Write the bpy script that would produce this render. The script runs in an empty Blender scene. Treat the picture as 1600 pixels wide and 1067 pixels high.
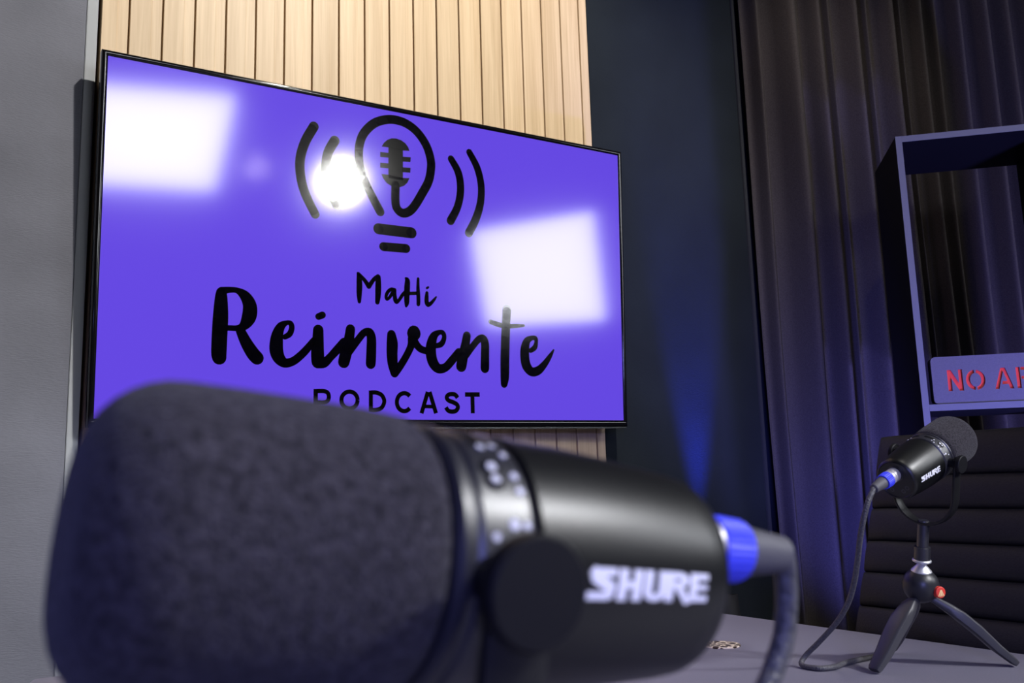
import bpy, bmesh, math, random
from mathutils import Vector, Matrix, Quaternion

random.seed(7)
C = bpy.context.scene.collection
SC = bpy.context.scene
PI = math.pi
CZ = 1.008                      # height of the camera above the floor; table top at 0.75

# ------------------------------------------------------------------ camera
cam_d = bpy.data.cameras.new('camera')
cam = bpy.data.objects.new('camera', cam_d)
C.objects.link(cam)
FWD = Vector((0.54535483, 0.82302057, 0.15882457))
RGT = Vector((0.83582657, -0.54822065, -0.02912133))
UP = Vector((-0.06310346, -0.14863126, 0.98687725))
m3 = Matrix((RGT, UP, -FWD)).transposed()
cam.matrix_world = Matrix.Translation((0, 0, CZ)) @ m3.to_4x4()
cam_d.sensor_width = 36.0
cam_d.lens = 1404.5 / 1600 * 36.0
cam_d.clip_start = 0.01
cam_d.dof.use_dof = True
cam_d.dof.focus_distance = 1.55
cam_d.dof.aperture_fstop = 11.0
cam_d.dof.aperture_blades = 7
SC.camera = cam

# ------------------------------------------------------------------ light and exposure
SC.view_settings.view_transform = 'Standard'
SC.view_settings.look = 'None'
SC.view_settings.gamma = 1.0
SC.view_settings.use_curve_mapping = False
SC.view_settings.exposure = 0.0
SOFTBOX_LEFT = 10.5             # radiance of the lamps
SOFTBOX_RIGHT = 8.8
ROUND_LAMP = 75.0
SCREEN = 1.0

world = bpy.data.worlds.new('world')
SC.world = world
world.use_nodes = True
world.node_tree.nodes['Background'].inputs[0].default_value = (0.5, 0.55, 0.7, 1)
world.node_tree.nodes['Background'].inputs[1].default_value = 0.012


def lamp(name, kind, loc, target, energy, color, **kw):
    d = bpy.data.lights.new(name, kind)
    d.energy = energy
    d.color = color
    for k, v in kw.items():
        setattr(d, k, v)
    o = bpy.data.objects.new(name, d)
    C.objects.link(o)
    o.location = loc
    v = Vector(target) - Vector(loc)
    o.rotation_euler = v.to_track_quat('-Z', 'Y').to_euler()
    return o


# ceiling spot washing the slatted wall
lamp('ceiling_spot', 'SPOT', (1.00, 0.24, 2.95), (0.75, 1.80, 1.75), 168, (1.0, 0.945, 0.87),
     spot_size=1.48, spot_blend=0.6, shadow_soft_size=0.025)
lamp('table_spot', 'SPOT', (1.90, -1.20, 2.60), (0.55, 0.50, 0.90), 225, (0.95, 0.96, 1.0),
     spot_size=0.75, spot_blend=0.5, shadow_soft_size=0.11)
lamp('curtain_spot', 'SPOT', (1.55, 0.75, 2.98), (2.14, 1.74, 2.05), 36, (1.0, 0.90, 0.82),
     spot_size=0.80, spot_blend=1.0, shadow_soft_size=0.03)
# blue LED lights: behind the table against the wall, in the corner, on the floor behind the chair, behind the camera
lamp('blue_wall_washer', 'SPOT', (1.80, 1.735, 0.72), (1.80, 1.80, 1.42), 230, (0.02, 0.05, 1.0),
     spot_size=0.42, spot_blend=0.9, shadow_soft_size=0.02)
lamp('blue_corner_light', 'SPOT', (1.62, 1.30, 0.25), (2.26, 1.60, 1.20), 110, (0.14, 0.15, 1.0),
     spot_size=0.90, spot_blend=1.0, shadow_soft_size=0.05)
lamp('blue_floor_light', 'SPOT', (1.95, 0.25, 0.22), (2.22, 1.40, 1.40), 190, (0.23, 0.22, 1.0),
     spot_size=1.0, spot_blend=0.7, shadow_soft_size=0.06)
lamp('blue_room_light', 'SPOT', (-0.9, -1.7, 1.45), (0.6, 0.5, 0.72), 150, (0.28, 0.30, 1.0),
     spot_size=0.75, spot_blend=1.0, shadow_soft_size=0.15)

# ------------------------------------------------------------------ materials


def mat(name, col, rough=0.5, metal=0.0, noise=None, bump=None, emit=None, estr=0.0, coat=0.0,
        coat_rough=0.1, spec=0.5, sheen=0.0, coat_ior=1.5):
    m = bpy.data.materials.new(name)
    m.use_nodes = True
    nt = m.node_tree
    b = nt.nodes['Principled BSDF']
    b.inputs['Base Color'].default_value = (*col, 1)
    b.inputs['Roughness'].default_value = rough
    b.inputs['Metallic'].default_value = metal
    b.inputs['Specular IOR Level'].default_value = spec
    b.inputs['Coat Weight'].default_value = coat
    b.inputs['Coat Roughness'].default_value = coat_rough
    b.inputs['Coat IOR'].default_value = coat_ior
    b.inputs['Sheen Weight'].default_value = sheen
    if emit:
        b.inputs['Emission Color'].default_value = (*emit, 1)
        b.inputs['Emission Strength'].default_value = estr
    tc = nt.nodes.new('ShaderNodeTexCoord')
    if noise:                                   # (scale, low factor, high factor)
        n = nt.nodes.new('ShaderNodeTexNoise')
        n.inputs['Scale'].default_value = noise[0]
        n.inputs['Detail'].default_value = 4
        nt.links.new(tc.outputs['Object'], n.inputs['Vector'])
        r = nt.nodes.new('ShaderNodeMapRange')
        r.inputs['From Min'].default_value = 0.3
        r.inputs['From Max'].default_value = 0.7
        r.inputs['To Min'].default_value = noise[1]
        r.inputs['To Max'].default_value = noise[2]
        nt.links.new(n.outputs['Fac'], r.inputs['Value'])
        mx = nt.nodes.new('ShaderNodeVectorMath')
        mx.operation = 'SCALE'
        mx.inputs[0].default_value = col
        nt.links.new(r.outputs[0], mx.inputs['Scale'])
        nt.links.new(mx.outputs[0], b.inputs['Base Color'])
    if bump:                                    # (scale, strength, distance)
        n = nt.nodes.new('ShaderNodeTexNoise')
        n.inputs['Scale'].default_value = bump[0]
        n.inputs['Detail'].default_value = 3
        nt.links.new(tc.outputs['Object'], n.inputs['Vector'])
        bp = nt.nodes.new('ShaderNodeBump')
        bp.inputs['Strength'].default_value = bump[1]
        bp.inputs['Distance'].default_value = bump[2]
        nt.links.new(n.outputs['Fac'], bp.inputs['Height'])
        nt.links.new(bp.outputs[0], b.inputs['Normal'])
    return m


def wood_mat():
    m = bpy.data.materials.new('oak_slat')
    m.use_nodes = True
    nt = m.node_tree
    b = nt.nodes['Principled BSDF']
    b.inputs['Roughness'].default_value = 0.5
    tc = nt.nodes.new('ShaderNodeTexCoord')
    oi = nt.nodes.new('ShaderNodeObjectInfo')
    off = nt.nodes.new('ShaderNodeVectorMath')
    off.operation = 'SCALE'
    off.inputs[0].default_value = (13.0, 7.0, 31.0)
    nt.links.new(oi.outputs['Random'], off.inputs['Scale'])
    add = nt.nodes.new('ShaderNodeVectorMath')
    nt.links.new(tc.outputs['Object'], add.inputs[0])
    nt.links.new(off.outputs[0], add.inputs[1])
    mp = nt.nodes.new('ShaderNodeMapping')
    mp.inputs['Scale'].default_value = (60, 60, 2.2)
    nt.links.new(add.outputs[0], mp.inputs['Vector'])
    n1 = nt.nodes.new('ShaderNodeTexNoise')
    n1.inputs['Scale'].default_value = 1.0
    n1.inputs['Detail'].default_value = 5
    n1.inputs['Distortion'].default_value = 0.7
    nt.links.new(mp.outputs[0], n1.inputs['Vector'])
    mp2 = nt.nodes.new('ShaderNodeMapping')
    mp2.inputs['Scale'].default_value = (420, 420, 9)
    nt.links.new(add.outputs[0], mp2.inputs['Vector'])
    n2 = nt.nodes.new('ShaderNodeTexNoise')
    n2.inputs['Scale'].default_value = 1.0
    n2.inputs['Detail'].default_value = 2
    nt.links.new(mp2.outputs[0], n2.inputs['Vector'])
    mul = nt.nodes.new('ShaderNodeMath')
    mul.operation = 'MULTIPLY_ADD'
    mul.inputs[1].default_value = 0.35
    nt.links.new(n2.outputs['Fac'], mul.inputs[0])
    nt.links.new(n1.outputs['Fac'], mul.inputs[2])
    cr = nt.nodes.new('ShaderNodeValToRGB')
    cr.color_ramp.elements[0].position = 0.38
    cr.color_ramp.elements[0].color = (0.49, 0.345, 0.195, 1)
    cr.color_ramp.elements[1].position = 0.85
    cr.color_ramp.elements[1].color = (0.66, 0.50, 0.315, 1)
    nt.links.new(mul.outputs[0], cr.inputs[0])
    hs = nt.nodes.new('ShaderNodeHueSaturation')
    mr = nt.nodes.new('ShaderNodeMapRange')
    mr.inputs['To Min'].default_value = 0.94
    mr.inputs['To Max'].default_value = 1.05
    nt.links.new(oi.outputs['Random'], mr.inputs['Value'])
    nt.links.new(mr.outputs[0], hs.inputs['Value'])
    nt.links.new(cr.outputs[0], hs.inputs['Color'])
    nt.links.new(hs.outputs[0], b.inputs['Base Color'])
    return m


def weave_mat(name, col, scale=900):
    """woven wall fabric: fine horizontal and vertical threads"""
    m = mat(name, col, 0.95, noise=(6, 0.88, 1.1), spec=0.15)
    nt = m.node_tree
    b = nt.nodes['Principled BSDF']
    tc = nt.nodes.new('ShaderNodeTexCoord')
    w1 = nt.nodes.new('ShaderNodeTexNoise')
    mp = nt.nodes.new('ShaderNodeMapping')
    mp.inputs['Scale'].default_value = (120, 120, 700)
    nt.links.new(tc.outputs['Object'], mp.inputs['Vector'])
    w1.inputs['Scale'].default_value = 1
    nt.links.new(mp.outputs[0], w1.inputs['Vector'])
    bp = nt.nodes.new('ShaderNodeBump')
    bp.inputs['Strength'].default_value = 0.5
    bp.inputs['Distance'].default_value = 0.0015
    nt.links.new(w1.outputs['Fac'], bp.inputs['Height'])
    nt.links.new(bp.outputs[0], b.inputs['Normal'])
    return m


def foam_mat():
    m = mat('foam', (0.034, 0.031, 0.036), 1.0, noise=(480, 0.45, 1.75), bump=(900, 0.8, 0.0012), spec=0.1, sheen=0.08)
    return m


def grille_mat():
    m = mat('perforated_metal', (0.62, 0.52, 0.42), 0.35)
    nt = m.node_tree
    b = nt.nodes['Principled BSDF']
    tc = nt.nodes.new('ShaderNodeTexCoord')
    v = nt.nodes.new('ShaderNodeTexVoronoi')
    v.feature = 'DISTANCE_TO_EDGE'
    v.inputs['Scale'].default_value = 95
    nt.links.new(tc.outputs['Object'], v.inputs['Vector'])
    cr = nt.nodes.new('ShaderNodeValToRGB')
    cr.color_ramp.elements[0].position = 0.10
    cr.color_ramp.elements[0].color = (0.85, 0.72, 0.58, 1)
    cr.color_ramp.elements[1].position = 0.14
    cr.color_ramp.elements[1].color = (0.035, 0.018, 0.014, 1)
    nt.links.new(v.outputs['Distance'], cr.inputs[0])
    nt.links.new(cr.outputs[0], b.inputs['Base Color'])
    return m


M = dict(
    oak=wood_mat(),
    groove=mat('slat_backing', (0.36, 0.22, 0.11), 0.8),
    panel_grey=weave_mat('grey_wall_fabric', (0.185, 0.190, 0.222)),
    panel_dark=weave_mat('charcoal_wall_fabric', (0.0125, 0.0165, 0.020)),
    trim_grey=mat('grey_trim', (0.39, 0.41, 0.43), 0.7),
    trim_dark=mat('dark_trim', (0.028, 0.030, 0.034), 0.5),
    shell=mat('room_shell', (0.045, 0.045, 0.05), 0.9),
    floor=mat('dark_carpet', (0.03, 0.03, 0.034), 0.95, noise=(60, 0.7, 1.3)),
    bezel=mat('gloss_black_plastic', (0.004, 0.004, 0.005), 0.10, spec=0.5),
    chin=mat('silver_trim', (0.75, 0.78, 0.8), 0.2, metal=1.0),
    back=mat('tv_back', (0.02, 0.02, 0.02), 0.6),
    screen=mat('lit_screen', (0.001, 0.001, 0.001), 0.9, emit=(0.142, 0.070, 0.84), estr=SCREEN, spec=0.02,
               coat=1.0, coat_rough=0.10, coat_ior=1.9),
    art=mat('screen_black', (0.001, 0.001, 0.0012), 0.9, spec=0.02, coat=1.0, coat_rough=0.10, coat_ior=1.9),
    curtain=mat('curtain_cloth', (0.060, 0.052, 0.051), 0.95, noise=(300, 0.8, 1.2), spec=0.05),
    table=mat('grey_table_top', (0.19, 0.18, 0.235), 0.5, noise=(500, 0.92, 1.08)),
    table_leg=mat('table_leg', (0.03, 0.03, 0.03), 0.5),
    grille=grille_mat(),
    leather=mat('black_leather', (0.010, 0.0095, 0.0095), 0.62, bump=(350, 0.4, 0.001), noise=(250, 0.7, 1.4)),
    chrome=mat('chrome', (0.8, 0.8, 0.82), 0.22, metal=1.0),
    silver=mat('satin_silver', (0.7, 0.7, 0.72), 0.38, metal=0.7),
    shelf=mat('shaded_shelf_board', (0.004, 0.004, 0.005), 0.6, spec=0.2),  # near black paints in the faces' shade, against the blue floor light
    edge=mat('lit_shelf_edge', (0.155, 0.155, 0.20), 0.6),  # shelf grey as lit in front, some of the lamp's blue mixed in
    sign=mat('grey_sign_plate', (0.12, 0.11, 0.16), 0.6, noise=(400, 0.9, 1.1)),
    red=mat('red_letter_panel', (0.95, 0.050, 0.035), 0.5),
    foam=foam_mat(),
    mic=mat('mic_black_metal', (0.004, 0.0044, 0.005), 0.37, spec=0.55, bump=(1500, 0.12, 0.0003)),
    mic_band=mat('mic_black_plastic', (0.018, 0.018, 0.024), 0.38, spec=0.9),
    mic_matte=mat('mic_matte_black', (0.006, 0.006, 0.008), 0.55, spec=0.25),
    yoke=mat('yoke_black', (0.008, 0.008, 0.009), 0.4),
    white=mat('white_print', (0.86, 0.86, 0.92), 0.5),
    mark=mat('pale_print', (0.62, 0.62, 0.68), 0.5),
    ball=mat('ball_head_black', (0.020, 0.020, 0.024), 0.38),
    leg=mat('tripod_leg_plastic', (0.045, 0.044, 0.050), 0.42),
    redbtn=mat('red_button', (0.70, 0.045, 0.03), 0.4),
    gold=mat('button_print', (0.95, 0.62, 0.30), 0.4),
    nickel=mat('nickel_sleeve', (0.68, 0.66, 0.66), 0.38, metal=0.5),
    blue=mat('blue_ring', (0.045, 0.06, 0.80), 0.45),
    boot=mat('rubber_boot', (0.085, 0.083, 0.092), 0.6),
    cable=mat('cable_sheath', (0.075, 0.073, 0.080), 0.5, bump=(420, 0.9, 0.0015), noise=(420, 0.7, 1.35)),
    soft_l=mat('left_diffuser', (0.8, 0.8, 0.8), 0.8, emit=(0.94, 0.97, 1.04), estr=SOFTBOX_LEFT),
    soft_r=mat('right_diffuser', (0.8, 0.8, 0.8), 0.8, emit=(0.94, 0.97, 1.04), estr=SOFTBOX_RIGHT),
    round_l=mat('round_diffuser', (0.8, 0.8, 0.8), 0.8, emit=(1.0, 0.99, 0.96), estr=ROUND_LAMP),
    bulb=mat('small_bulb', (0.8, 0.8, 0.8), 0.8, emit=(1.0, 0.85, 0.95), estr=70.0),
    lens=mat('blue_lens', (0.02, 0.04, 0.5), 0.3, emit=(0.02, 0.05, 1.0), estr=1.5),
    housing=mat('lamp_housing', (0.012, 0.012, 0.012), 0.7),
)

# ------------------------------------------------------------------ mesh helpers


class MB:
    def __init__(self):
        self.v = []
        self.f = []

    def add(self, vs, fs):
        n = len(self.v)
        self.v += [Vector(p) for p in vs]
        self.f += [[i + n for i in f] for f in fs]
        return self

    def box(self, lo, hi, M4=None):
        x0, y0, z0 = lo
        x1, y1, z1 = hi
        vs = [Vector(p) for p in ((x0, y0, z0), (x1, y0, z0), (x1, y1, z0), (x0, y1, z0), (x0, y0, z1), (x1, y0, z1), (x1, y1, z1), (x0, y1, z1))]
        if M4 is not None:
            vs = [M4 @ p for p in vs]
        return self.add(vs, [(0, 3, 2, 1), (4, 5, 6, 7), (0, 1, 5, 4), (1, 2, 6, 5), (2, 3, 7, 6), (3, 0, 4, 7)])

    def prism(self, poly, fn0, fn1):
        """closed prism: poly is a list of 2D points, fn0/fn1 place the two end faces"""
        n = len(poly)
        vs = [fn0(*p) for p in poly] + [fn1(*p) for p in poly]
        fs = [list(range(n))[::-1], [n + i for i in range(n)]]
        fs += [(i, (i + 1) % n, n + (i + 1) % n, n + i) for i in range(n)]
        return self.add(vs, fs)

    def lathe(self, prof, o, ax, u, seg=48):
        """prof: (s along ax, radius); ends are closed"""
        o = Vector(o)
        ax = Vector(ax).normalized()
        u = (Vector(u) - ax * ax.dot(Vector(u))).normalized()
        w = ax.cross(u)
        vs, fs = [], []
        for s, r in prof:
            for k in range(seg):
                a = 2 * PI * k / seg
                vs.append(o + ax * s + (u * math.cos(a) + w * math.sin(a)) * r)
        for i in range(len(prof) - 1):
            for k in range(seg):
                k2 = (k + 1) % seg
                fs.append((i * seg + k, i * seg + k2, (i + 1) * seg + k2, (i + 1) * seg + k))
        fs.append(list(range(seg))[::-1])
        fs.append([(len(prof) - 1) * seg + k for k in range(seg)])
        return self.add(vs, fs)

    def tube(self, pts, r, seg=12, flat=None, flat_dir=None):
        """round tube (or an oval/flat bar when flat = (half width, half thickness)) along pts"""
        pts = [Vector(p) for p in pts]
        vs, fs = [], []
        n = len(pts)
        t0 = (pts[1] - pts[0]).normalized()
        u = t0.orthogonal().normalized() if flat_dir is None else Vector(flat_dir)
        for i, p in enumerate(pts):
            t = (pts[min(i + 1, n - 1)] - pts[max(i - 1, 0)]).normalized()
            if flat_dir is not None:
                u = Vector(flat_dir)
            u = (u - t * u.dot(t)).normalized()
            w = t.cross(u)
            rr = r[i] if isinstance(r, (list, tuple)) else r
            for k in range(seg):
                a = 2 * PI * k / seg
                if flat:
                    ff = flat[i] if isinstance(flat[0], (list, tuple)) else flat
                    ca, sa = math.cos(a), math.sin(a)
                    e = 0.45
                    vs.append(p + u * ff[0] * math.copysign(abs(ca) ** e, ca) + w * ff[1] * math.copysign(abs(sa) ** e, sa))
                else:
                    vs.append(p + (u * math.cos(a) + w * math.sin(a)) * rr)
        for i in range(n - 1):
            for k in range(seg):
                k2 = (k + 1) % seg
                fs.append((i * seg + k, i * seg + k2, (i + 1) * seg + k2, (i + 1) * seg + k))
        fs.append(list(range(seg))[::-1])
        fs.append([(n - 1) * seg + k for k in range(seg)])
        return self.add(vs, fs)

    def build(self, name, material, parent=None, smooth=True, bevel=0.0, sharp=35):
        me = bpy.data.meshes.new(name)
        base = world_loc(parent)
        me.from_pydata([p - base for p in self.v], [], self.f)
        me.materials.append(material)
        bm = bmesh.new()
        bm.from_mesh(me)
        bmesh.ops.recalc_face_normals(bm, faces=bm.faces)
        if bevel:
            bmesh.ops.bevel(bm, geom=bm.edges[:], offset=bevel, segments=2, affect='EDGES', clamp_overlap=True)
        bm.to_mesh(me)
        bm.free()
        if smooth:
            me.polygons.foreach_set('use_smooth', [True] * len(me.polygons))
            me.set_sharp_from_angle(angle=math.radians(sharp))
        o = bpy.data.objects.new(name, me)
        C.objects.link(o)
        if parent:
            o.parent = parent
        return o


def world_loc(p):
    v = Vector((0, 0, 0))
    while p is not None:
        v += p.location
        p = p.parent
    return v


def tag(o, label=None, cat=None, group=None, kind=None):
    if label:
        o['label'] = label
    if cat:
        o['category'] = cat
    if group:
        o['group'] = group
    if kind:
        o['kind'] = kind
    return o


def thing(name, label, cat, loc, group=None):
    o = bpy.data.objects.new(name, None)
    o.empty_display_size = 0.05
    C.objects.link(o)
    o.location = loc
    return tag(o, label, cat, group)


def spline(pts, n=8):
    """Catmull-Rom through points of any dimension"""
    out = []
    P = [list(p) for p in pts]
    for i in range(len(P) - 1):
        a, b, c, d = P[max(i - 1, 0)], P[i], P[i + 1], P[min(i + 2, len(P) - 1)]
        for k in range(n):
            t = k / n
            out.append([0.5 * (2 * b[j] + (c[j] - a[j]) * t + (2 * a[j] - 5 * b[j] + 4 * c[j] - d[j]) * t * t
                               + (3 * b[j] - a[j] - 3 * c[j] + d[j]) * t ** 3) for j in range(len(b))])
    out.append(P[-1])
    return out


def strokes(mb, sts, place, round_caps=True, smooth=4, seg=14, step=None, lift=0):
    """flat lettering: each stroke is a centre line of (x, y, half width), laid on a surface by place(x, y, level);
    lift > 0 raises every piece a hair above the one before so that overlaps never share a plane"""
    lv = 0
    for st in sts:
        p = spline(st, smooth) if (smooth > 1 and len(st) > 2) else st
        if step:                                   # cut long straight runs so that they can follow a curved surface
            q_ = [p[0]]
            for a, b in zip(p[:-1], p[1:]):
                m = max(1, int(math.ceil(math.hypot(b[0] - a[0], b[1] - a[1]) / step)))
                q_ += [[a[j] + (b[j] - a[j]) * k / m for j in range(3)] for k in range(1, m + 1)]
            p = q_
        n = len(p)
        L, R = [], []
        for i in range(n):
            a, b = p[max(i - 1, 0)], p[min(i + 1, n - 1)]
            dx, dy = b[0] - a[0], b[1] - a[1]
            q = math.hypot(dx, dy) or 1
            nx, ny = -dy / q, dx / q
            r = p[i][2]
            L.append((p[i][0] + nx * r, p[i][1] + ny * r))
            R.append((p[i][0] - nx * r, p[i][1] - ny * r))
        lv += lift
        mid = [((a[0] + b[0]) / 2, (a[1] + b[1]) / 2) for a, b in zip(L, R)] if step else None
        if step:                                   # an extra row down the middle
            vs = [place(*q, lv) for q in L] + [place(*q, lv) for q in mid] + [place(*q, lv) for q in R]
            mb.add(vs, [(i + o, i + 1 + o, n + i + 1 + o, n + i + o) for o in (0, n) for i in range(n - 1)])
        else:
            vs = [place(*q, lv) for q in L] + [place(*q, lv) for q in R]
            mb.add(vs, [(i, i + 1, n + i + 1, n + i) for i in range(n - 1)])
        if round_caps:
            for i in range(n):
                lv += lift
                c = [place(p[i][0] + p[i][2] * math.cos(2 * PI * k / seg), p[i][1] + p[i][2] * math.sin(2 * PI * k / seg), lv) for k in range(seg)]
                mb.add(c, [list(range(seg))])
    return mb


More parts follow.
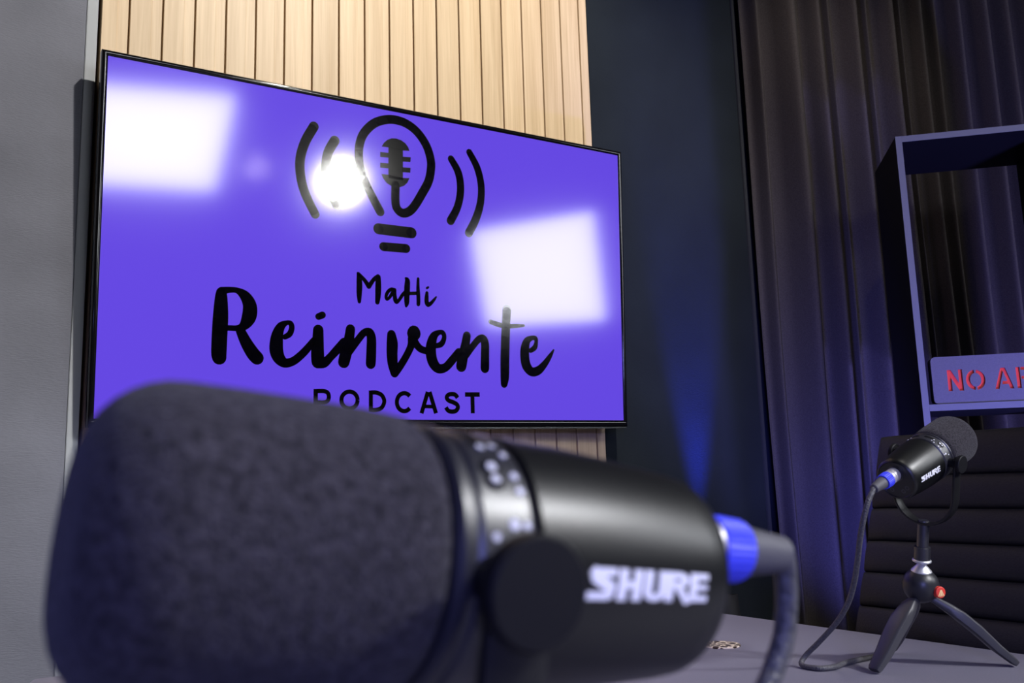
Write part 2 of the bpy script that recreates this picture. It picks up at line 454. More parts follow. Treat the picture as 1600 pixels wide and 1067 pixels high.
# screen artwork in millimetres from the middle of the screen: (x, z, half width)
ART={"reinvente":[[[-388.3,-94.3,10.4],[-388.4,-106.5,12.4],[-388.6,-141.0,14.8],[-389.7,-181.4,15.1],[-390.1,-213.5,14.8],[-389.1,-223.1,13.8]],[[-387.8,-91.3,8.4],[-373.1,-87.7,6.2],[-357.5,-87.9,6.1],[-342.8,-97.0,10.6],[-333.1,-112.8,13.5],[-331.4,-129.2,14.7],[-334.7,-143.8,13.9],[-342.5,-156.9,9.7],[-353.4,-162.8,6.3],[-369.3,-163.7,5.6],[-381.1,-163.8,5.6]],[[-349.3,-168.1,9.5],[-337.7,-191.0,11.8],[-324.1,-211.8,13.4],[-315.4,-221.0,13.5]],[[-259.7,-175.8,5.5],[-249.9,-169.0,6.3],[-245.7,-156.2,5.9],[-248.6,-147.3,5.5],[-257.1,-146.8,5.1],[-267.9,-154.3,8.8],[-274.5,-169.3,11.5],[-276.9,-186.0,13.5],[-276.6,-204.7,14.1],[-270.5,-219.9,12.5],[-258.8,-228.8,9.8],[-243.0,-225.2,8.8],[-228.3,-214.1,8.5],[-213.5,-198.8,8.1],[-198.6,-180.1,7.3]],[[-189.7,-157.7,11.3],[-190.0,-181.8,12.5],[-190.5,-205.2,14.0],[-189.2,-223.8,14.2]],[[-189.4,-129.5,7.2],[-181.1,-125.8,7.4]],[[-189.3,-224.0,13.8],[-176.1,-225.6,10.4],[-163.0,-213.4,8.7],[-149.8,-199.0,9.2],[-133.1,-181.0,10.0]],[[-119.1,-152.1,10.5],[-122.3,-175.1,11.6],[-127.7,-199.1,13.3],[-133.1,-222.6,12.8]],[[-120.5,-198.8,8.4],[-102.9,-175.2,8.1],[-88.7,-158.5,8.1],[-76.6,-156.3,9.5],[-71.6,-168.2,10.7],[-71.4,-190.1,11.3],[-72.0,-212.1,11.5],[-72.6,-224.1,11.3]],[[-25.0,-158.7,10.2],[-23.0,-176.9,13.2],[-23.3,-199.1,12.9],[-21.8,-221.3,12.0],[-17.8,-242.2,9.2]],[[-16.9,-242.8,9.2],[-3.0,-225.1,8.6],[11.5,-202.2,8.4],[21.7,-181.5,9.0],[24.9,-165.6,11.3]],[[28.6,-150.7,15.2],[28.6,-153.6,16.6]],[[26.1,-163.3,11.3],[32.3,-174.3,9.0],[44.7,-186.8,8.3],[63.5,-191.5,7.7]],[[83.7,-178.3,5.8],[96.4,-173.5,6.8],[103.4,-159.4,5.8],[100.3,-148.5,5.8],[90.1,-147.9,5.8],[77.4,-157.3,9.7],[71.0,-177.0,12.5],[70.5,-197.5,13.0],[76.1,-216.7,12.5],[88.7,-228.8,11.1],[106.3,-225.9,9.9],[123.4,-209.2,9.8],[140.3,-190.1,9.4]],[[161.4,-151.8,10.2],[157.3,-173.0,11.2],[151.9,-196.6,12.9],[146.6,-221.8,13.3]],[[158.5,-196.3,8.9],[175.8,-175.7,8.0],[192.0,-158.5,8.3],[203.6,-156.3,9.6],[208.9,-168.3,10.6],[208.7,-191.9,11.1],[208.3,-215.5,11.4],[208.2,-224.4,11.4]],[[268.6,-84.8,12.0],[266.3,-115.1,11.7],[264.0,-151.3,11.9],[262.1,-199.3,12.1],[261.4,-242.2,11.6],[259.5,-259.4,9.2]],[[224.0,-115.7,5.6],[245.4,-121.1,6.2],[267.6,-123.5,5.7],[295.8,-121.1,5.0],[315.1,-119.5,3.4]],[[333.6,-178.3,5.8],[345.2,-170.5,6.9],[349.5,-158.1,5.3],[347.9,-148.8,5.9],[336.9,-148.2,5.9],[323.8,-156.1,9.3],[317.9,-172.9,12.1],[317.0,-194.8,12.6],[321.6,-215.2,12.6],[335.7,-228.6,11.1],[354.5,-225.1,10.7],[372.3,-209.8,8.6],[388.8,-189.5,5.9],[399.4,-174.3,2.4]]],"mahi":[[[-103.7,-30.2,2.6],[-101.0,-37.4,5.4],[-99.8,-55.4,6.7],[-100.1,-76.2,6.0],[-99.6,-91.7,4.0]],[[-102.2,-32.0,4.3],[-89.0,-43.4,4.4],[-78.3,-57.1,5.5]],[[-77.8,-57.1,5.2],[-66.9,-40.8,4.5],[-57.3,-33.1,4.6]],[[-56.8,-35.0,6.1],[-56.4,-56.1,7.0],[-57.0,-77.1,6.5],[-58.4,-90.1,5.2]],[[-18.0,-60.8,4.4],[-25.6,-59.0,4.0],[-33.8,-65.5,4.1],[-38.1,-75.7,3.8],[-36.0,-82.3,3.2],[-29.2,-76.5,3.7],[-21.7,-64.6,4.4]],[[-18.4,-60.1,4.7],[-17.9,-71.4,4.7],[-15.9,-82.6,5.3],[-12.5,-86.8,4.0],[-6.4,-80.5,3.8],[1.2,-69.2,4.1],[8.8,-60.8,3.7]],[[8.7,-31.9,2.7],[12.6,-36.9,6.0],[11.9,-53.4,7.1],[11.2,-72.0,6.7],[11.2,-86.3,5.9],[9.7,-93.8,3.0]],[[13.5,-65.5,4.0],[36.8,-63.2,4.1]],[[38.6,-30.4,3.3],[38.3,-48.4,4.1],[39.1,-65.6,4.8],[39.5,-81.4,4.8],[39.2,-87.9,4.5]],[[60.4,-60.4,3.8],[59.6,-71.3,5.1],[59.6,-80.7,5.4],[62.8,-86.7,5.5],[69.9,-83.6,4.3],[77.9,-75.0,3.4],[83.5,-68.1,2.0]],[[60.1,-49.9,2.7],[63.6,-47.6,2.6]]],"bulb":[[[-53.0,110.3,10.0],[-66.6,132.7,9.9],[-83.7,162.5,9.9],[-97.9,192.5,9.9],[-103.6,227.0,9.9],[-101.8,256.3,9.9],[-91.4,282.4,10.0],[-69.6,306.5,10.1],[-44.0,319.7,10.2],[-18.0,324.4,10.3],[10.2,320.1,10.4],[37.0,304.7,10.5],[58.6,278.1,10.6],[69.5,247.9,10.6],[70.3,224.4,10.6],[64.1,195.0,10.5],[47.9,164.4,10.4],[31.9,137.4,10.3],[17.8,120.8,10.2],[2.1,113.9,10.2],[-11.2,120.4,10.1],[-16.8,136.0,10.1],[-17.0,175.1,10.2]],[[-56.8,71.9,12.2],[22.2,71.8,12.6]],[[-45.0,33.5,9.9],[9.3,35.0,10.1]]],"waves":[[[-205.1,276.2,10.5],[-224.0,239.0,10.4],[-234.0,200.1,10.3],[-232.1,163.2,10.2],[-221.7,127.6,10.2],[-199.9,86.6,9.7]],[[-158.5,253.2,10.7],[-172.7,225.5,10.6],[-178.0,196.3,10.5],[-176.4,168.2,10.5],[-167.7,138.1,10.5],[-152.7,111.9,10.2]],[[122.0,256.5,8.6],[138.6,231.7,9.6],[145.6,205.4,9.6],[145.5,175.8,9.6],[137.3,143.1,9.5],[120.3,111.1,10.2]],[[170.0,280.2,8.3],[189.6,248.7,9.3],[199.7,215.5,9.3],[201.5,183.5,9.3],[196.1,150.6,9.8],[183.6,117.1,10.2],[167.7,88.0,10.3]]],"mic":[[[-50.5,257.7],[-45.4,266.8],[-36.9,275.4],[-26.5,280.5],[-16.1,281.9],[-3.8,280.0],[6.8,274.5],[13.9,266.4],[16.7,258.8],[0.8,256.9],[-34.3,258.4]],[[-34.4,259.7],[0.8,258.2],[1.1,187.6],[-34.0,189.0]],[[-53.8,244.7],[-33.2,246.1],[-33.2,235.0],[-53.8,233.7]],[[-0.5,242.8],[20.0,244.4],[19.3,233.3],[-0.5,231.5]],[[-53.7,220.6],[-33.1,221.9],[-33.1,210.7],[-53.6,209.6]],[[-0.4,218.3],[19.7,220.1],[19.0,208.7],[-0.4,207.1]],[[-50.8,195.7],[-34.0,196.2],[1.1,194.1],[16.9,195.8],[12.3,185.2],[3.6,176.4],[-6.9,171.6],[-26.0,171.3],[-38.0,177.0],[-46.0,185.7]]],"podcast":[[[-193.3,-280.4,4.7],[-193.2,-323.9,4.7]],[[-193.0,-284.8,4.5],[-175.5,-284.4,4.5],[-167.5,-288.0,4.5],[-165.0,-295.9,4.5],[-167.3,-303.8,4.5],[-175.2,-307.8,4.5],[-192.7,-308.0,4.5]],[[-101.8,-301.9,4.6],[-102.4,-306.6,4.6],[-104.1,-310.9,4.6],[-106.9,-314.7,4.6],[-110.6,-317.6,4.6],[-114.9,-319.4,4.6],[-119.6,-320.0,4.6],[-124.2,-319.5,4.6],[-128.5,-317.7,4.6],[-132.2,-314.9,4.6],[-135.1,-311.3,4.6],[-136.9,-307.0,4.6],[-137.5,-302.4,4.6],[-137.0,-297.8,4.6],[-135.3,-293.5,4.6],[-132.5,-289.8,4.6],[-128.8,-286.9,4.6],[-124.6,-285.0,4.6],[-119.9,-284.3,4.6],[-115.3,-284.8,4.6],[-110.9,-286.6,4.6],[-107.2,-289.3,4.6],[-104.3,-293.0,4.6],[-102.4,-297.3,4.6],[-101.8,-301.9,4.6]],[[-71.8,-281.0,4.7],[-71.5,-326.5,4.7]],[[-71.8,-285.6,4.7],[-59.8,-285.3,4.7],[-46.9,-290.6,4.7],[-40.8,-303.5,4.7],[-46.7,-317.0,4.7],[-59.5,-322.4,4.7],[-71.5,-322.5,4.7]],[[19.0,-291.6,4.9],[15.6,-288.4,4.9],[11.6,-286.3,4.8],[7.2,-285.4,4.8],[2.8,-285.7,4.8],[-1.5,-287.3,4.8],[-5.2,-289.9,4.8],[-8.2,-293.5,4.8],[-10.3,-297.8,4.8],[-11.4,-302.6,4.8],[-11.4,-307.5,4.8],[-10.3,-312.2,4.8],[-8.1,-316.5,4.8],[-5.1,-320.0,4.8],[-1.3,-322.5,4.8],[2.9,-324.0,4.8],[7.3,-324.2,4.8],[11.7,-323.2,4.8],[15.7,-320.9,4.8],[19.0,-317.7,4.9]],[[62.6,-281.4,5.0],[47.3,-328.8,4.9]],[[66.9,-281.3,5.0],[82.9,-328.6,5.0]],[[54.1,-313.6,4.1],[76.0,-313.8,4.2]],[[136.9,-293.6,5.1],[131.2,-286.9,5.1],[122.1,-285.3,5.1],[113.1,-287.5,5.0],[109.2,-293.5,5.0],[114.2,-299.7,5.0],[124.9,-303.3,5.1],[134.8,-308.2,5.1],[137.6,-315.7,5.1],[131.9,-322.8,5.1],[122.0,-324.6,5.0],[113.0,-322.2,5.0],[107.4,-315.0,5.0]],[[155.8,-285.7,5.1],[194.1,-285.1,5.2]],[[174.9,-282.3,5.2],[175.8,-328.0,5.2]]]}

# ------------------------------------------------------------------ room shell (structure)
YW = 1.809                      # face of the back wall cladding
ZC = 3.10                       # ceiling


def struct(name, lo, hi, material, bevel=0.0):
    mb = MB().box(lo, hi)
    o = mb.build(name, material, smooth=False, bevel=bevel)
    return tag(o, kind='structure')


struct('floor', (-2.6, -3.6, -0.06), (3.6, 2.1, 0.0), M['floor'])
struct('ceiling', (-2.6, -3.6, ZC), (3.6, 2.1, ZC + 0.06), M['shell'])
struct('wall_left', (-2.66, -3.6, 0), (-2.6, 2.1, ZC), M['shell'])
struct('wall_right', (3.6, -3.6, 0), (3.66, 2.1, ZC), M['shell'])
struct('wall_front', (-2.6, -3.66, 0), (3.6, -3.6, ZC), M['shell'])
struct('wall_back', (-2.6, YW + 0.05, 0), (3.6, YW + 0.11, ZC), M['panel_dark'])

# upholstered panels and trims either side of the slats
pl = struct('wall_panel_left', (-2.6, YW + 0.004, 0), (0.2235, YW + 0.05, ZC), M['panel_grey'], bevel=0.001)
tag(pl, 'grey woven fabric wall panel left of the oak slats')
pr = struct('wall_panel_right', (1.4795, YW + 0.002, 0), (2.068, YW + 0.05, ZC), M['panel_dark'], bevel=0.002)
tag(pr, 'dark charcoal wall panel between the oak slats and the curtain')
struct('trim_1', (0.2245, YW + 0.004, 0), (0.2445, YW + 0.05, ZC), M['trim_grey'], bevel=0.001)
struct('trim_2', (2.0695, YW - 0.002, 0), (2.0815, YW + 0.05, ZC), M['trim_dark'], bevel=0.0015)

# oak slat cladding: every slat an object of its own
PITCH, GAP = 0.0639, 0.0030
slat_root = bpy.data.objects.new('wall_slat_cladding', None)
C.objects.link(slat_root)
slat_root.location = (0, YW, 0)
tag(slat_root, 'vertical oak slat cladding behind the wall-mounted screen', kind='structure')
MB().box((0.25, YW + 0.012, 0), (1.478, YW + 0.05, ZC)).build('backing_board', M['groove'], slat_root, smooth=False)


def slat_profile(x0, w, main):
    """plan of a slat with a wide proud face and a slightly recessed strip at its right"""
    y0, ys, y1 = YW, YW + 0.0022, YW + 0.0115
    b = 0.0008
    if w > main + 0.002:
        return [(x0, y0 + b), (x0 + b, y0), (x0 + main - b, y0), (x0 + main, y0 + b), (x0 + main, ys),
                (x0 + w - b, ys), (x0 + w, ys + b), (x0 + w, y1), (x0, y1)]
    return [(x0, y0 + b), (x0 + b, y0), (x0 + w - b, y0), (x0 + w, y0 + b), (x0 + w, y1), (x0, y1)]


def slat(x0, w, main):
    mb = MB().prism(slat_profile(0, w, main), lambda x, y: Vector((x, y, 0.0)), lambda x, y: Vector((x, y, ZC - 0.002)))
    mb.v = [p + Vector((x0, 0, 0)) for p in mb.v]
    return mb


G0 = 0.3010                     # centre of the first groove
x_first = G0 - GAP / 2
first = slat(0.2505, x_first - 0.2505, (x_first - 0.2505) - 0.0205).build('slat', M['oak'], slat_root, smooth=False)
W = PITCH - GAP
proto = slat(G0 + GAP / 2, W, 0.0405).build('slat', M['oak'], slat_root, smooth=False)
k = 1
while G0 + GAP / 2 + (k + 1) * PITCH < 1.478:
    c = proto.copy()
    C.objects.link(c)
    c.parent = slat_root
    c.location = (k * PITCH, 0, 0)
    k += 1
xl = G0 + GAP / 2 + k * PITCH
if 1.478 - xl > 0.006:
    slat(xl, 1.478 - xl, 0.0405).build('slat', M['oak'], slat_root, smooth=False)

# ------------------------------------------------------------------ wall-mounted screen
TVC = Vector((0.8679349, 1.739, 0.4912675 + CZ))
_tl, _ty, _tr = 0.0544, -0.0327, 0.0105
RT = Matrix.Rotation(_ty, 3, 'Z') @ Matrix.Rotation(_tl, 3, 'X') @ Matrix.Rotation(-_tr, 3, 'Y')
WS, HS = 1.21745, 0.68482


def tvp(x, y, z):
    return TVC + RT @ Vector((x, y, z))


TV4 = Matrix.Translation(TVC) @ RT.to_4x4()
tv = thing('television', 'large wall-mounted television showing a purple podcast logo, in front of oak slats', 'television', TVC)
hw, hh = WS / 2, HS / 2
BT, BS, BB = 0.0115, 0.0115, 0.0165      # top, side and bottom bezel widths
# housing and mount
MB().box((-hw - 0.006, 0.006, -hh - 0.010), (hw + 0.006, 0.022, hh + 0.006), TV4).build('housing', M['back'], tv, smooth=False, bevel=0.003)
MB().box((-hw * 0.75, 0.022, -hh * 0.8), (hw * 0.75, 0.036, hh * 0.35), TV4).build('rear_cover', M['back'], tv, smooth=False, bevel=0.004)
mb = MB().box((-0.22, 0.036, -0.10), (-0.19, 0.066, 0.18), TV4).box((0.19, 0.036, -0.10), (0.22, 0.066, 0.18), TV4)
mb.box((-0.30, 0.046, 0.06), (0.30, 0.068, 0.12), TV4)
mb.build('wall_mount', M['back'], tv, smooth=False)
# bezel: a rounded frame section swept round the screen
outer = [(-hw - BS, hh + BT), (hw + BS, hh + BT), (hw + BS, -hh - BB), (-hw - BS, -hh - BB)]
inner = [(-hw, hh), (hw, hh), (hw, -hh), (-hw, -hh)]
# (fraction from inner to outer, depth): inner chamfer, raised face, rounded rim, side, back
sect = [(0.0, 0.0006), (0.02, -0.0004), (0.10, -0.0020), (0.24, -0.0034), (0.40, -0.0042), (0.56, -0.0044), (0.72, -0.0040), (0.86, -0.0028), (0.95, -0.0012), (1.0, 0.0008),
        (1.0, 0.022), (0.2, 0.022), (0.0, 0.004)]
vs, fs = [], []
ns = len(sect)
for ci in range(4):
    for fr, dep in sect:
        x = inner[ci][0] + (outer[ci][0] - inner[ci][0]) * fr
        z = inner[ci][1] + (outer[ci][1] - inner[ci][1]) * fr
        vs.append(tvp(x, dep, z))
for ci in range(4):
    cj = (ci + 1) % 4
    for j in range(ns):
        j2 = (j + 1) % ns
        fs.append((ci * ns + j, cj * ns + j, cj * ns + j2, ci * ns + j2))
MB().add(vs, fs).build('bezel', M['bezel'], tv, sharp=25)
MB().box((-hw - 0.008, -0.004, -hh - BB - 0.0042), (hw + 0.008, 0.012, -hh - BB - 0.0004), TV4).build('chin_strip', M['chin'], tv, smooth=False, bevel=0.0012)
scr = MB().box((-hw - 0.0005, 0.0, -hh - 0.0005), (hw + 0.0005, 0.003, hh + 0.0005), TV4).build('screen', M['screen'], tv, smooth=False)


def on_screen(x, z, lv=0):
    return tvp(x / 1000, -0.0003, z / 1000)


def art(name, sts, caps=True, polys=()):
    mb = MB()
    strokes(mb, sts, on_screen, round_caps=caps)
    for p in polys:
        mb.add([on_screen(*q) for q in p], [list(range(len(p)))])
    return mb.build(name, M['art'], scr, smooth=False)


art('bulb_emblem', ART['bulb'], polys=ART['mic'])
for st in ART['waves']:
    art('sound_wave', [st])
art('lettering', ART['mahi'])
art('lettering', ART['reinvente'])
art('lettering', ART['podcast'], caps=False)

# ------------------------------------------------------------------ curtain across the corner
CS = Vector((2.088, 1.797, 0))
CD = Vector((0.7071, -0.7071, 0))
CN = Vector((-0.7071, -0.7071, 0))          # towards the room
edges = [0.0, 0.055, 0.165, 0.239, 0.267, 0.345, 0.377, 0.45, 0.472, 0.529, 0.568, 0.634, 0.705, 0.766, 0.826]
while edges[-1] < 1.40:
    edges.append(edges[-1] + random.uniform(0.03, 0.085))
prof = [(-0.004, 0.0)]
for a, b in zip(edges[:-1], edges[1:]):
    w = b - a
    h = 0.014 + 0.60 * w + random.uniform(-0.004, 0.004)
    base = random.uniform(-0.006, 0.006)
    prof += [(a + 0.10 * w, base), (a + 0.32 * w, base + 0.16 * h), (a + 0.60 * w, base + 0.62 * h), (a + 0.84 * w, base + 0.98 * h),
             (a + 0.965 * w, base + 0.93 * h), (a + 1.02 * w, base + 0.55 * h), (a + 1.02 * w, base + 0.15 * h)]
prof = spline(prof, 3)
zs = [0.015 + (ZC - 0.06) * i / 24 for i in range(25)]
vs, fs = [], []
np_ = len(prof)
for iz, z in enumerate(zs):
    q = z / ZC
    for t, d in prof:
        sway = 0.006 * math.sin(3.1 * z + 9 * t) * (1 - q)
        sc = 0.85 + 0.25 * (1 - q) + 0.10 * math.sin(2.3 * z + 23 * t)
        lead = 0.010 * max(0.0, 1 - t / 0.06) * (1.2 - q) if t < 0.06 else 0.0
        p = CS + CD * (t + sway + lead) + CN * (d * sc)
        vs.append(Vector((p.x, p.y, z)))
for iz in range(len(zs) - 1):
    for i in range(np_ - 1):
        fs.append((iz * np_ + i, iz * np_ + i + 1, (iz + 1) * np_ + i + 1, (iz + 1) * np_ + i))
me = bpy.data.meshes.new('curtain')
me.from_pydata(vs, [], fs)
me.materials.append(M['curtain'])
me.polygons.foreach_set('use_smooth', [True] * len(me.polygons))
cur = bpy.data.objects.new('curtain', me)
C.objects.link(cur)
sm = cur.modifiers.new('thickness', 'SOLIDIFY')
sm.thickness = 0.002
sm.offset = -1
tag(cur, 'dark brown-grey pleated floor-length curtain hanging behind the open shelf', 'curtain')
rail = MB().tube([CS + CD * -0.01 + CN * 0.02 + Vector((0, 0, ZC - 0.02)), CS + CD * 1.42 + CN * 0.02 + Vector((0, 0, ZC - 0.02))], 0.012).build('rail', M['chrome'], cur)

# ------------------------------------------------------------------ open shelf in the corner
SO = Vector((1.94929, 1.22076, 0))
SW = Vector((0.70711, -0.70711, 0))
SD = Vector((0.70711, 0.70711, 0))
S4 = Matrix(((SW.x, SD.x, 0, SO.x), (SW.y, SD.y, 0, SO.y), (0, 0, 1, CZ), (0, 0, 0, 1)))
shelf = thing('open_shelf', 'tall open grey shelf in front of the curtain holding the NO AR sign', 'shelf', (SO.x, SO.y, 0))
SDP, BTK, SWD = 0.264, 0.0148, 0.3676
for x in (0.0, SWD - BTK):
    pn = MB().box((x, 0.001, -CZ), (x + BTK, SDP, 0.8155), S4).build('side_panel', M['shelf'], shelf, smooth=False, bevel=0.0006)
    MB().box((x, -0.0002, -CZ), (x + BTK, 0.0008, 0.8155), S4).build('front_edge', M['edge'], pn, smooth=False)['label'] = 'pale grey front edge'
for z0, nm in ((0.8003, 'top_board'), (0.1436, 'shelf_board'), (-0.36, 'shelf_board'), (-0.94, 'shelf_board')):
    pn = MB().box((BTK + 0.0003, 0.001, z0), (SWD - BTK - 0.0003, SDP, z0 + 0.0150), S4).build(nm, M['shelf'], shelf, smooth=False, bevel=0.0006)
    MB().box((BTK + 0.0003, -0.0002, z0), (SWD - BTK - 0.0003, 0.0008, z0 + 0.0150), S4).build('front_edge', M['edge'], pn, smooth=False)['label'] = 'pale grey front edge'

# NO AR sign standing on the shelf: a plate with cut-out letters over a red panel
sign = thing('on_air_sign', 'grey sign plate reading NO AR in red stencil letters on the open shelf', 'sign', S4 @ Vector((0.15, 0.01, 0.1588)))


def flat_curve(name, outlines, depth, material, y, parent):
    cu = bpy.data.curves.new(name, 'CURVE')
    cu.dimensions = '2D'
    cu.fill_mode = 'BOTH'
    cu.extrude = depth / 2
    for pts in outlines:
        sp = cu.splines.new('POLY')
        sp.points.add(len(pts) - 1)
        for p, q in zip(sp.points, pts):
            p.co = (q[0], q[1], 0, 1)
        sp.use_cyclic_u = True
    tmp = bpy.data.objects.new(name, cu)
    C.objects.link(tmp)
    dg = bpy.context.evaluated_depsgraph_get()
    dg.update()
    me = bpy.data.meshes.new_from_object(tmp.evaluated_get(dg))
    me.name = name
    bpy.data.objects.remove(tmp)
    base = world_loc(parent)
    for v in me.vertices:
        x, z, d = v.co
        v.co = S4 @ Vector((x, y - d, z)) - base
    me.materials.clear()
    me.materials.append(material)
    bm = bmesh.new()
    bm.from_mesh(me)
    bmesh.ops.recalc_face_normals(bm, faces=bm.faces)
    bm.to_mesh(me)
    bm.free()
    o = bpy.data.objects.new(name, me)
    C.objects.link(o)
    o.parent = parent
    return o


def rrect(x0, z0, x1, z1, r, n=6):
    pts = []
    for cx, cz, a0 in ((x1 - r, z1 - r, 0), (x0 + r, z1 - r, 90), (x0 + r, z0 + r, 180), (x1 - r, z0 + r, 270)):
        for i in range(n + 1):
            a = math.radians(a0 + 90 * i / n)
            pts.append((cx + r * math.cos(a), cz + r * math.sin(a)))
    return pts


def arc_poly(cx, cz, rx, rz, tx, tz, a0, a1, n=14):
    o_ = [(cx + rx * math.cos(math.radians(a0 + (a1 - a0) * i / n)), cz + rz * math.sin(math.radians(a0 + (a1 - a0) * i / n))) for i in range(n + 1)]
    i_ = [(cx + (rx - tx) * math.cos(math.radians(a0 + (a1 - a0) * i / n)), cz + (rz - tz) * math.sin(math.radians(a0 + (a1 - a0) * i / n))) for i in range(n + 1)]
    return o_ + i_[::-1]


mm = lambda L: [(x / 1000, z / 1000) for x, z in L]
cuts = [
    mm([(61, 237.5), (69.6, 237.5), (85.2, 207), (85.2, 237.5), (94.0, 237.5), (94.0, 188), (85.2, 188), (69.6, 217), (69.6, 188), (61, 188)]),
    arc_poly(0.1212, 0.2117, 0.0208, 0.0235, 0.0088, 0.0075, 97, 263),
    arc_poly(0.1212, 0.2117, 0.0208, 0.0235, 0.0088, 0.0075, -83, 83),
    mm([(176, 236.8), (186, 236.8), (201, 188), (192.8, 188), (189.8, 198.7), (176.6, 198.7), (178.2, 206), (187.7, 206), (181, 228.5), (169.2, 188), (160.9, 188)]),
    mm([(208, 236.5), (216.6, 236.5), (216.6, 188), (208, 188)]),
    mm([(218.4, 236.5), (230, 236.5), (238, 234), (242.5, 228), (242.5, 219.5), (238, 213), (233, 210.8), (245, 188), (235.5, 188),
        (224.8, 209), (218.4, 209), (218.4, 215.5), (229.5, 215.5), (234, 219), (234, 226), (229.5, 229.5), (218.4, 229.5)]),
]
SX0, SX1 = 0.0275, 0.2765
flat_curve('face_plate', [rrect(SX0, 0.1590, SX1, 0.2690, 0.011)] + cuts, 0.0030, M['sign'], 0.0035, sign)
rp = MB().prism(rrect(SX0 + 0.004, 0.1592, SX1 - 0.004, 0.2650, 0.009), lambda x, z: S4 @ Vector((x, 0.0052, z)), lambda x, z: S4 @ Vector((x, 0.0082, z)))
rp.build('letter_panel', M['red'], sign, smooth=False)['label'] = 'red panel showing through the cut-out letters'
MB().prism(rrect(SX0, 0.1590, SX1, 0.2690, 0.011), lambda x, z: S4 @ Vector((x, 0.0084, z)), lambda x, z: S4 @ Vector((x, 0.030, z))).build('sign_box', M['sign'], sign, smooth=False)

# ------------------------------------------------------------------ table
TT = 0.750
tb = thing('table', 'grey-topped meeting table carrying both microphones in front of the screen wall', 'table', (0.6, 0.6, 0))
poly = [(0.1632, 1.539), (1.339, 1.539), (1.339, -0.40), (-0.125, -0.40), (-0.125, 0.66)]
MB().prism(poly, lambda x, y: Vector((x, y, TT - 0.025)), lambda x, y: Vector((x, y, TT))).build('table_top', M['table'], tb, smooth=False, bevel=0.0012)
for x, y in ((0.27, 1.40), (1.25, 1.45), (1.25, -0.30), (-0.04, -0.30)):
    MB().box((x - 0.03, y - 0.03, 0.0), (x + 0.03, y + 0.03, TT - 0.025)).build('leg', M['table_leg'], tb, smooth=False, bevel=0.002)
mb = MB().box((0.27, 1.39, TT - 0.085), (1.25, 1.41, TT - 0.0255)).box((1.24, -0.30, TT - 0.085), (1.26, 1.45, TT - 0.0255))
mb.build('apron', M['table_leg'], tb, smooth=False)
gr = MB().lathe([(0.0, 0.0305), (0.0014, 0.0305), (0.0022, 0.0295), (0.0022, 0.0005)], (1.0795, 1.058, TT + 0.0002), (0, 0, 1), (1, 0, 0), 40).build('cable_grommet', M['grille'])
tag(gr, 'small round perforated metal cap let into the table near the big microphone', 'grommet')

# ------------------------------------------------------------------ office chair with ribbed back
ch = thing('office_chair', 'black ribbed high-back office chair behind the table at the right', 'chair', (1.52, 0.78, 0))
rc = math.atan2(0.12, 0.33)
cy0, cy1 = 0.555, 1.022
CB = Vector((1.375, 0, 0.750))               # a point on the front of the backrest at table height
cu_ = Vector((math.sin(rc), 0, math.cos(rc)))     # up along the backrest
cn_ = Vector((-math.cos(rc), 0, math.sin(rc)))    # out of its front


def chp(u, y, n):
    p = CB + cu_ * u + cn_ * n
    return Vector((p.x, y, p.z))


rib_edges = [0.349, 0.271, 0.212, 0.153, 0.097, 0.038, -0.020, -0.078, -0.137, -0.196, -0.255]


def rib(u0, u1, y0, y1, fn):
    """one padded cushion rib: a rounded bar across the seat or back"""
    n, m = 10, 15
    vs, fs = [], []
    for j in range(m):
        f = j / (m - 1)
        y = y0 + (y1 - y0) * f
        e = min(1.0, (1 - abs(2 * f - 1)) * 7 + 0.12)
        for k in range(n):
            a = PI * k / (n - 1)
            uu = (u0 + u1) / 2 - (u1 - u0) / 2 * math.cos(a) * 0.985
            hh_ = 0.016 * math.sin(a) ** 0.6 * e ** 0.5 if 0 < k < n - 1 else 0
            vs.append(fn(uu, y, hh_))
        vs.append(fn(u1, y, -0.022))
        vs.append(fn(u0, y, -0.022))
    q = n + 2
    for j in range(m - 1):
        for k in range(q):
            k2 = (k + 1) % q
            fs.append((j * q + k, j * q + k2, (j + 1) * q + k2, (j + 1) * q + k))
    fs.append(list(range(q))[::-1])
    fs.append([(m - 1) * q + k for k in range(q)])
    return MB().add(vs, fs)


back = MB()
bx = [chp(u, y, n) for n in (-0.023, -0.045) for (u, y) in ((0.340, cy0 + 0.012), (0.340, cy1 - 0.012), (-0.30, cy1 - 0.012), (-0.30, cy0 + 0.012))]
back.add(bx, [(0, 1, 2, 3), (7, 6, 5, 4), (0, 4, 5, 1), (1, 5, 6, 2), (2, 6, 7, 3), (3, 7, 4, 0)])
bk = back.build('backrest', M['leather'], ch, smooth=False, bevel=0.006)
for a, b in zip(rib_edges[1:], rib_edges[:-1]):
    rib(a, b, cy0, cy1, chp).build('cushion_rib', M['leather'], bk, sharp=60)
seat = MB().box((0.93, cy0 + 0.01, 0.42), (1.335, cy1 - 0.01, 0.45)).build('seat', M['leather'], ch, smooth=False, bevel=0.008)
for i in range(5):
    x1 = 1.325 - i * 0.078
    rib(0, 0.076, cy0, cy1, lambda u, y, n, x1=x1: Vector((x1 - u, y, 0.4735 + n))).build('cushion_rib', M['leather'], seat, sharp=60)
for y in (cy0 - 0.012, cy1 + 0.012):
    pts = [chp(-0.05, y, -0.03), chp(-0.20, y, -0.03), Vector((1.29, y, 0.50)), Vector((1.24, y, 0.435)), Vector((1.0, y, 0.435))]
    MB().tube(spline(pts, 5), 0.011).build('side_frame', M['chrome'], ch)
MB().lathe([(0.0, 0.035), (0.16, 0.035), (0.162, 0.02), (0.335, 0.02)], (1.13, 0.785, 0.085), (0, 0, 1), (1, 0, 0), 20).build('gas_lift', M['chrome'], ch)
